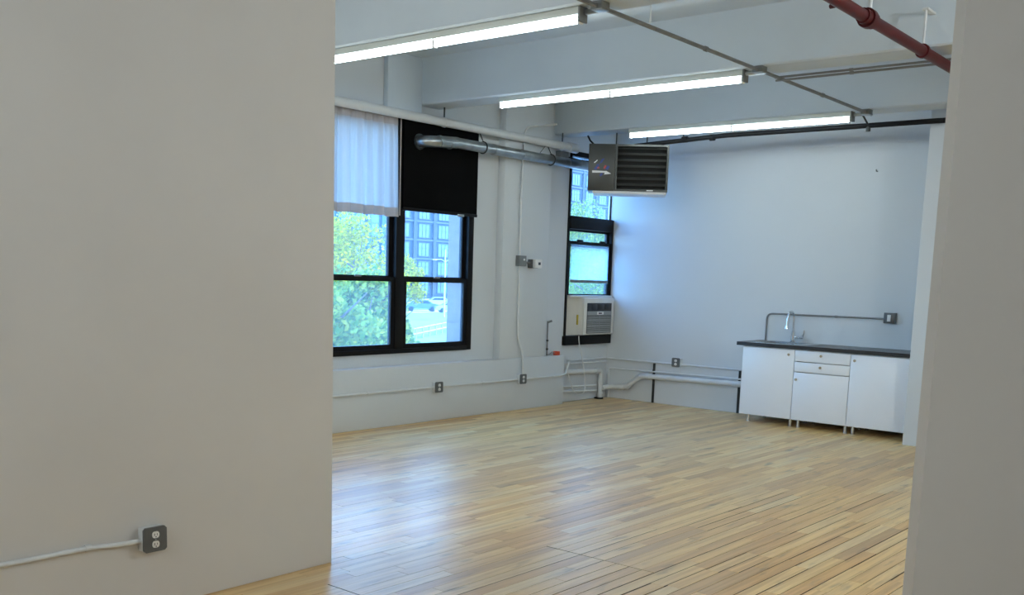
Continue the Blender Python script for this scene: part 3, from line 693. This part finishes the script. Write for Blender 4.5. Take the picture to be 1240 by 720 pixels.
t = thing('countertop', 'black laminate countertop over the three white cabinets', 'countertop', (-4.1, 10.27, .828))
sx0, sx1, sy0, sy1 = -4.86, -4.44, 10.06, 10.44
c = MB(); c.box(-5.055, sx0, 9.975, YB - .001, .828, .866).box(sx1, -3.1405, 9.975, YB - .001, .828, .866).box(sx0, sx1, 9.975, sy0, .828, .866).box(sx0, sx1, sy1, YB - .001, .828, .866)
c.build('slab', M['counter'], t, smooth=False)
t = thing('sink', 'stainless steel sink set into the black counter', 'sink', (-4.65, 10.25, .866))
r = MB(); e = .03
r.box(sx0 - e, sx0, sy0 - e, sy1 + e, .866, .870).box(sx1, sx1 + .14, sy0 - e, sy1 + e, .866, .870).box(sx0, sx1, sy0 - e, sy0, .866, .870).box(sx0, sx1, sy1, sy1 + e, .866, .870)
r.build('rim', M['steel'], t, smooth=False)
b = MB(); w = .002
b.box(sx0, sx0 + w, sy0, sy1, .70, .868).box(sx1 - w, sx1, sy0, sy1, .70, .868).box(sx0 + w, sx1 - w, sy0, sy0 + w, .70, .868).box(sx0 + w, sx1 - w, sy1 - w, sy1, .70, .868).box(sx0 + w, sx1 - w, sy0 + w, sy1 - w, .70, .703)
b.build('basin', M['steel'], t, smooth=False)
MB().tube([(-4.65, 10.25, .703), (-4.65, 10.25, .708)], .035, 16).build('drain', M['chrome'], t)
t = thing('faucet', 'chrome pull-down kitchen faucet standing behind the sink', 'faucet', (-4.62, 10.47, .870))
fx_, fy = -4.63, 10.455
MB().tube([(fx_, fy, .870), (fx_, fy, .876), (fx_, fy, .877), (fx_, fy, .99), (fx_, fy, 1.0)], [.030, .030, .024, .024, .014], 16).build('body', M['chrome'], t)
neck = [(fx_, fy, .99), (fx_, fy, 1.13)] + [(fx_ - .0 - .02 * (1 - math.cos(q)) / 2, fy - .055 * (1 - math.cos(q)), 1.13 + .075 * math.sin(q)) for q in [PI * k / 10 for k in range(1, 11)]]
MB().tube(neck, .0125, 12).build('neck', M['chrome'], t)
ex = Vector(neck[-1]); MB().tube([ex, ex + Vector((-.002, 0, -.03)), ex + Vector((-.004, 0, -.06)), ex + Vector((-.006, -.004, -.115))], [.015, .018, .015, .022], 14).build('spray_head', M['chrome'], t)
hd = MB().tube([(fx_ + .015, fy, .925), (fx_ + .12, fy - .005, .928)], .016, 12).build('handle_hub', M['chrome'], t)
MB().tube([(fx_ + .11, fy - .005, .93), (fx_ + .128, fy - .01, .97), (fx_ + .133, fy - .012, 1.01)], [.008, .006, .005], 8).build('lever', M['chrome'], hd)
conduit('counter_conduit', 'thin conduit rising from the counter and along the back wall to the switch', [(-5.128 + .13, YB - .014, .866), (-5.128 + .13, YB - .014, 1.168), (-3.68, YB - .014, 1.175)], .0095, 'conduit_grey', [(-4.2, YB - .014, 1.172)], bend=.07, axis='x')

# ------------------------------------------------------------------ outside
ZG = -3.5
ground = struct(MB().box(-420, 60, -150, 420, ZG - .5, ZG).build('ground', M['road'], smooth=False))
MB().box(-88, -30, 20, 150, ZG, ZG + .05).build('lawn', M['grass'], ground, smooth=False)
MB().box(-100, -95, 20, 190, ZG, ZG + .08).build('verge', M['grass'], ground, smooth=False)

def far_building(label, x, y0, y1, zt, wallm, fh, bay, ww, wh, z0=1.2, ry=(0, 1e9), rzmax=30, depth=18, mull=2):
    t = thing('apartment_building', label, 'building', (x - depth / 2, (y0 + y1) / 2, ZG))
    w = MB().box(x - depth, x, y0, y1, ZG, zt).build('wall', M[wallm], t, smooth=False)
    MB().box(x - depth - .3, x + .4, y0 - .3, y1 + .3, zt, zt + .8).build('cornice', M['trim_far'], t, smooth=False)
    fl = int((min(zt, rzmax) - ZG - 1) / fh); nb = int((y1 - y0) / bay)
    fm = pm = None
    for i in range(fl):
        zz = ZG + z0 + i * fh
        for j in range(nb):
            yc = y0 + (j + .5) * bay
            if not (ry[0] < yc < ry[1]): continue
            if fm is None:
                f = MB()
                f.box(0, .12, -ww/2, -ww/2 + .14, 0, wh).box(0, .12, ww/2 - .14, ww/2, 0, wh).box(0, .12, -ww/2 + .14, ww/2 - .14, wh - .14, wh).box(0, .2, -ww/2 - .1, ww/2 + .1, -.18, .0)
                for k in range(1, mull): f.box(0, .1, -ww/2 + ww * k / mull - .06, -ww/2 + ww * k / mull + .06, 0, wh - .14)
                f.box(0, .1, -ww/2 + .14, ww/2 - .14, wh * .55, wh * .55 + .12)
                fo = f.build('window', M['frame_far'], t, world=False, smooth=False); fm = fo
                po = MB().box(.01, .05, -ww/2 + .14, ww/2 - .14, 0, wh - .14).build('pane', M['glass_far'], fo, world=False, smooth=False); pm = po
            else:
                fo = fm.copy(); COL.objects.link(fo); fo.parent = t
                po = pm.copy(); COL.objects.link(po); po.parent = fo
            fo.location = (x - t.location.x + .001, yc - t.location.y, zz - t.location.z)
    for i in range(1, fl + 1):
        MB().box(x, x + .25, y0, y1, ZG + z0 + i * fh - .75, ZG + z0 + i * fh - .45).build('string_course', M['trim_far'], t, smooth=False)
    for j in range(nb + 1):
        MB().box(x, x + .35, y0 + j * bay - .35, y0 + j * bay + .35, ZG, zt).build('pier', M[wallm], t, smooth=False)
    return t
far_building('blue grey loft building with paired windows beyond the parked cars', -135, 118, 226, 32, 'brick_far', 3.45, 5.3, 3.0, 2.4, ry=(110, 222), rzmax=33, mull=3)
far_building('bright blue clad building behind the yellow green trees', -118, 62, 113, 27, 'blue_far', 4.6, 3.0, 1.9, 3.4, ry=(88, 113), rzmax=24, mull=1)

def tree(label, x, y, h, rad, lm, seed, n=2600, low=.25, group='trees outside the windows'):
    rng = random.Random(seed)
    t = thing('tree', label, 'tree', (x, y, ZG), 0, group)
    tr = MB(); tr.tube([(0, 0, 0), (.1, 0, h * .3), (0, .1, h * .6), (.05, 0, h * .85)], [.22, .17, .11, .03], 8)
    for k in range(9):
        z = h * (.25 + .06 * k); an = k * 2.4; l = rad * .75
        tr.tube([(0, 0, z), (l * .5 * math.cos(an), l * .5 * math.sin(an), z + l * .3), (l * math.cos(an), l * math.sin(an), z + l * .75)], [.07, .045, .015], 6)
    tr.build('trunk', M['bark'], t, world=False)
    cl = []
    for k in range(26):
        z = h * (low + (1 - low) * rng.random() ** .9); f = math.sin(PI * min(1, max(.12, (z / h - low * .6) / (1.06 - low * .6)))) ** .7
        an = rng.random() * 2 * PI; q = rad * f * rng.random() ** .5 * .8
        cl.append((q * math.cos(an), q * math.sin(an), z, rad * rng.uniform(.22, .40)))
    lv = MB(); vs, fs = [], []
    for i in range(n):
        cx, cy, cz, cr = cl[i % len(cl)]
        d = Vector((rng.gauss(0, 1), rng.gauss(0, 1), rng.gauss(0, 1))).normalized() * cr * rng.random() ** .35
        c = Vector((cx, cy, cz)) + d
        u = Vector((rng.gauss(0, 1), rng.gauss(0, 1), rng.gauss(0, 1))).normalized(); v = u.orthogonal().normalized()
        s_ = rng.uniform(.07, .16); b0 = len(vs)
        vs += [c - u * s_, c + v * s_ * .6, c + u * s_, c - v * s_ * .6]; fs.append((b0, b0 + 1, b0 + 2, b0 + 3))
    lv.add(vs, fs); o = lv.build('foliage', M[lm], t, world=False, smooth=False); o['kind'] = 'stuff'
    return t
def at_px(x, y, X):  # ground point seen at a pixel column, at distance X in -x: helper for laying out the street
    q = cam.matrix_world.to_3x3() @ Vector(((x - CX) / F, (CY - y) / F, -1)); return q.y * (X / q.x)
tree('yellow green tree seen behind the left panes of the large window', -47, at_px(428, 300, -47), 7.7, 4.2, 'leafy', 1, 9000)
tree('yellow green tree seen at the edge of the curtain, outside the large window', -60, at_px(380, 300, -60), 8.2, 4.5, 'leafy', 2, 6000)
tree('small yellow green tree seen beside the middle bar of the large window', -66, at_px(483, 330, -66), 6.2, 2.6, 'leafy', 3, 5000)
tree('pale green bushy tree in the lower left pane of the large window', -30, at_px(440, 390, -30), 4.6, 2.6, 'leafg', 4, 8000, .05)
tree('pale green bush at the lower left edge of the large window', -25, at_px(388, 390, -25), 4.2, 2.2, 'leafg', 5, 5000, .05)
tree('tall pale green tree seen through the narrow corner window', -50, at_px(704, 240, -50), 10.4, 3.6, 'leafg', 6, 9000)
tree('lower pale green tree filling the bottom of the corner window', -42, at_px(716, 330, -42), 5.6, 3.2, 'leafg', 7, 7000, .1)

def car(label, x, y, rz, m):
    t = thing('parked_car', label, 'car', (x, y, ZG), rz, 'cars parked across the street')
    P = [(-2.2, .35), (-2.25, .75), (-1.9, .92), (-1.35, 1.0), (-.75, 1.42), (.75, 1.45), (1.35, 1.05), (2.1, .92), (2.25, .7), (2.2, .35)]
    MB().prism([(a, -.86, b) for a, b in P], (0, 1.72, 0)).build('body', M[m], t, world=False, smooth=False)
    for s_ in (-.875, .865):
        MB().prism([(-1.2, s_, 1.0), (-.7, s_, 1.35), (.68, s_, 1.37), (1.15, s_, 1.03)], (0, .01, 0)).build('side_window', M['carglass'], t, world=False, smooth=False)
    MB().prism([(1.32, -.72, 1.085), (.80, -.66, 1.43), (.80, .66, 1.43), (1.32, .72, 1.085)], (.012, 0, .016)).build('windscreen', M['carglass'], t, world=False, smooth=False)
    for a in (-1.38, 1.38):
        for s_ in (-.88, .70): MB().tube([(a, s_, .32), (a, s_ + .18, .32)], .32, 14).build('wheel', M['tyre'], t, world=False)
    return t
def street(px, X): return (X, at_px(px, 370, X))
for px, X, m, lab in ((548, -87, 'carwhite', 'white car parked at the right in the lower right pane of the large window'), (510, -92, 'carblue', 'slate blue car parked at the left of the lower right pane of the large window'),
                      (531, -103, 'carwhite', 'white car parked in the row behind, between two others, in the large window'), (492, -112, 'cargrey', 'grey car parked in the row behind, nearest the middle bar of the large window')):
    X_, Y_ = street(px, X); car(lab, X_, Y_, math.radians(52), m)

X_, Y_ = street(538, -78)
t = thing('street_lamp', 'pale street lamp standing before the loft building, seen in the large window', 'street lamp', (X_, Y_, ZG))
MB().tube([(0, 0, 0), (0, 0, 7.6)], [.11, .06], 8).build('pole', M['lamp'], t, world=False)
for s_ in (-1, 1):
    MB().tube([(0, 0, 6.2), (s_ * .3, s_ * .35, 6.5), (s_ * .6, s_ * .7, 6.45)], .04, 6).build('arm', M['lamp'], t, world=False)
    MB().cbox((s_ * .75, s_ * .9, 6.42), (.45, .3, .14), .03).build('lamp_head', M['lamp'], t, world=False)

# guard rail running obliquely beyond the lawn
gx = -55.0; gy = at_px(520, 405, gx)
dirv = Vector((-math.sin(math.radians(31)), math.cos(math.radians(31)), 0))
t = thing('guard_rail', 'grey roadside guard rail at the bottom of the large window', 'guard rail', (gx, gy, ZG))
for zz in (.45, .85): MB().tube([dirv * -14 + Vector((0, 0, zz)), dirv * 14 + Vector((0, 0, zz))], .07, 6).build('rail', M['rail'], t, world=False)
for k in range(-6, 7):
    p = dirv * (k * 2.2); MB().box(p.x - .06, p.x + .06, p.y - .06, p.y + .06, 0, .95).build('post', M['rail'], t, world=False, smooth=False)
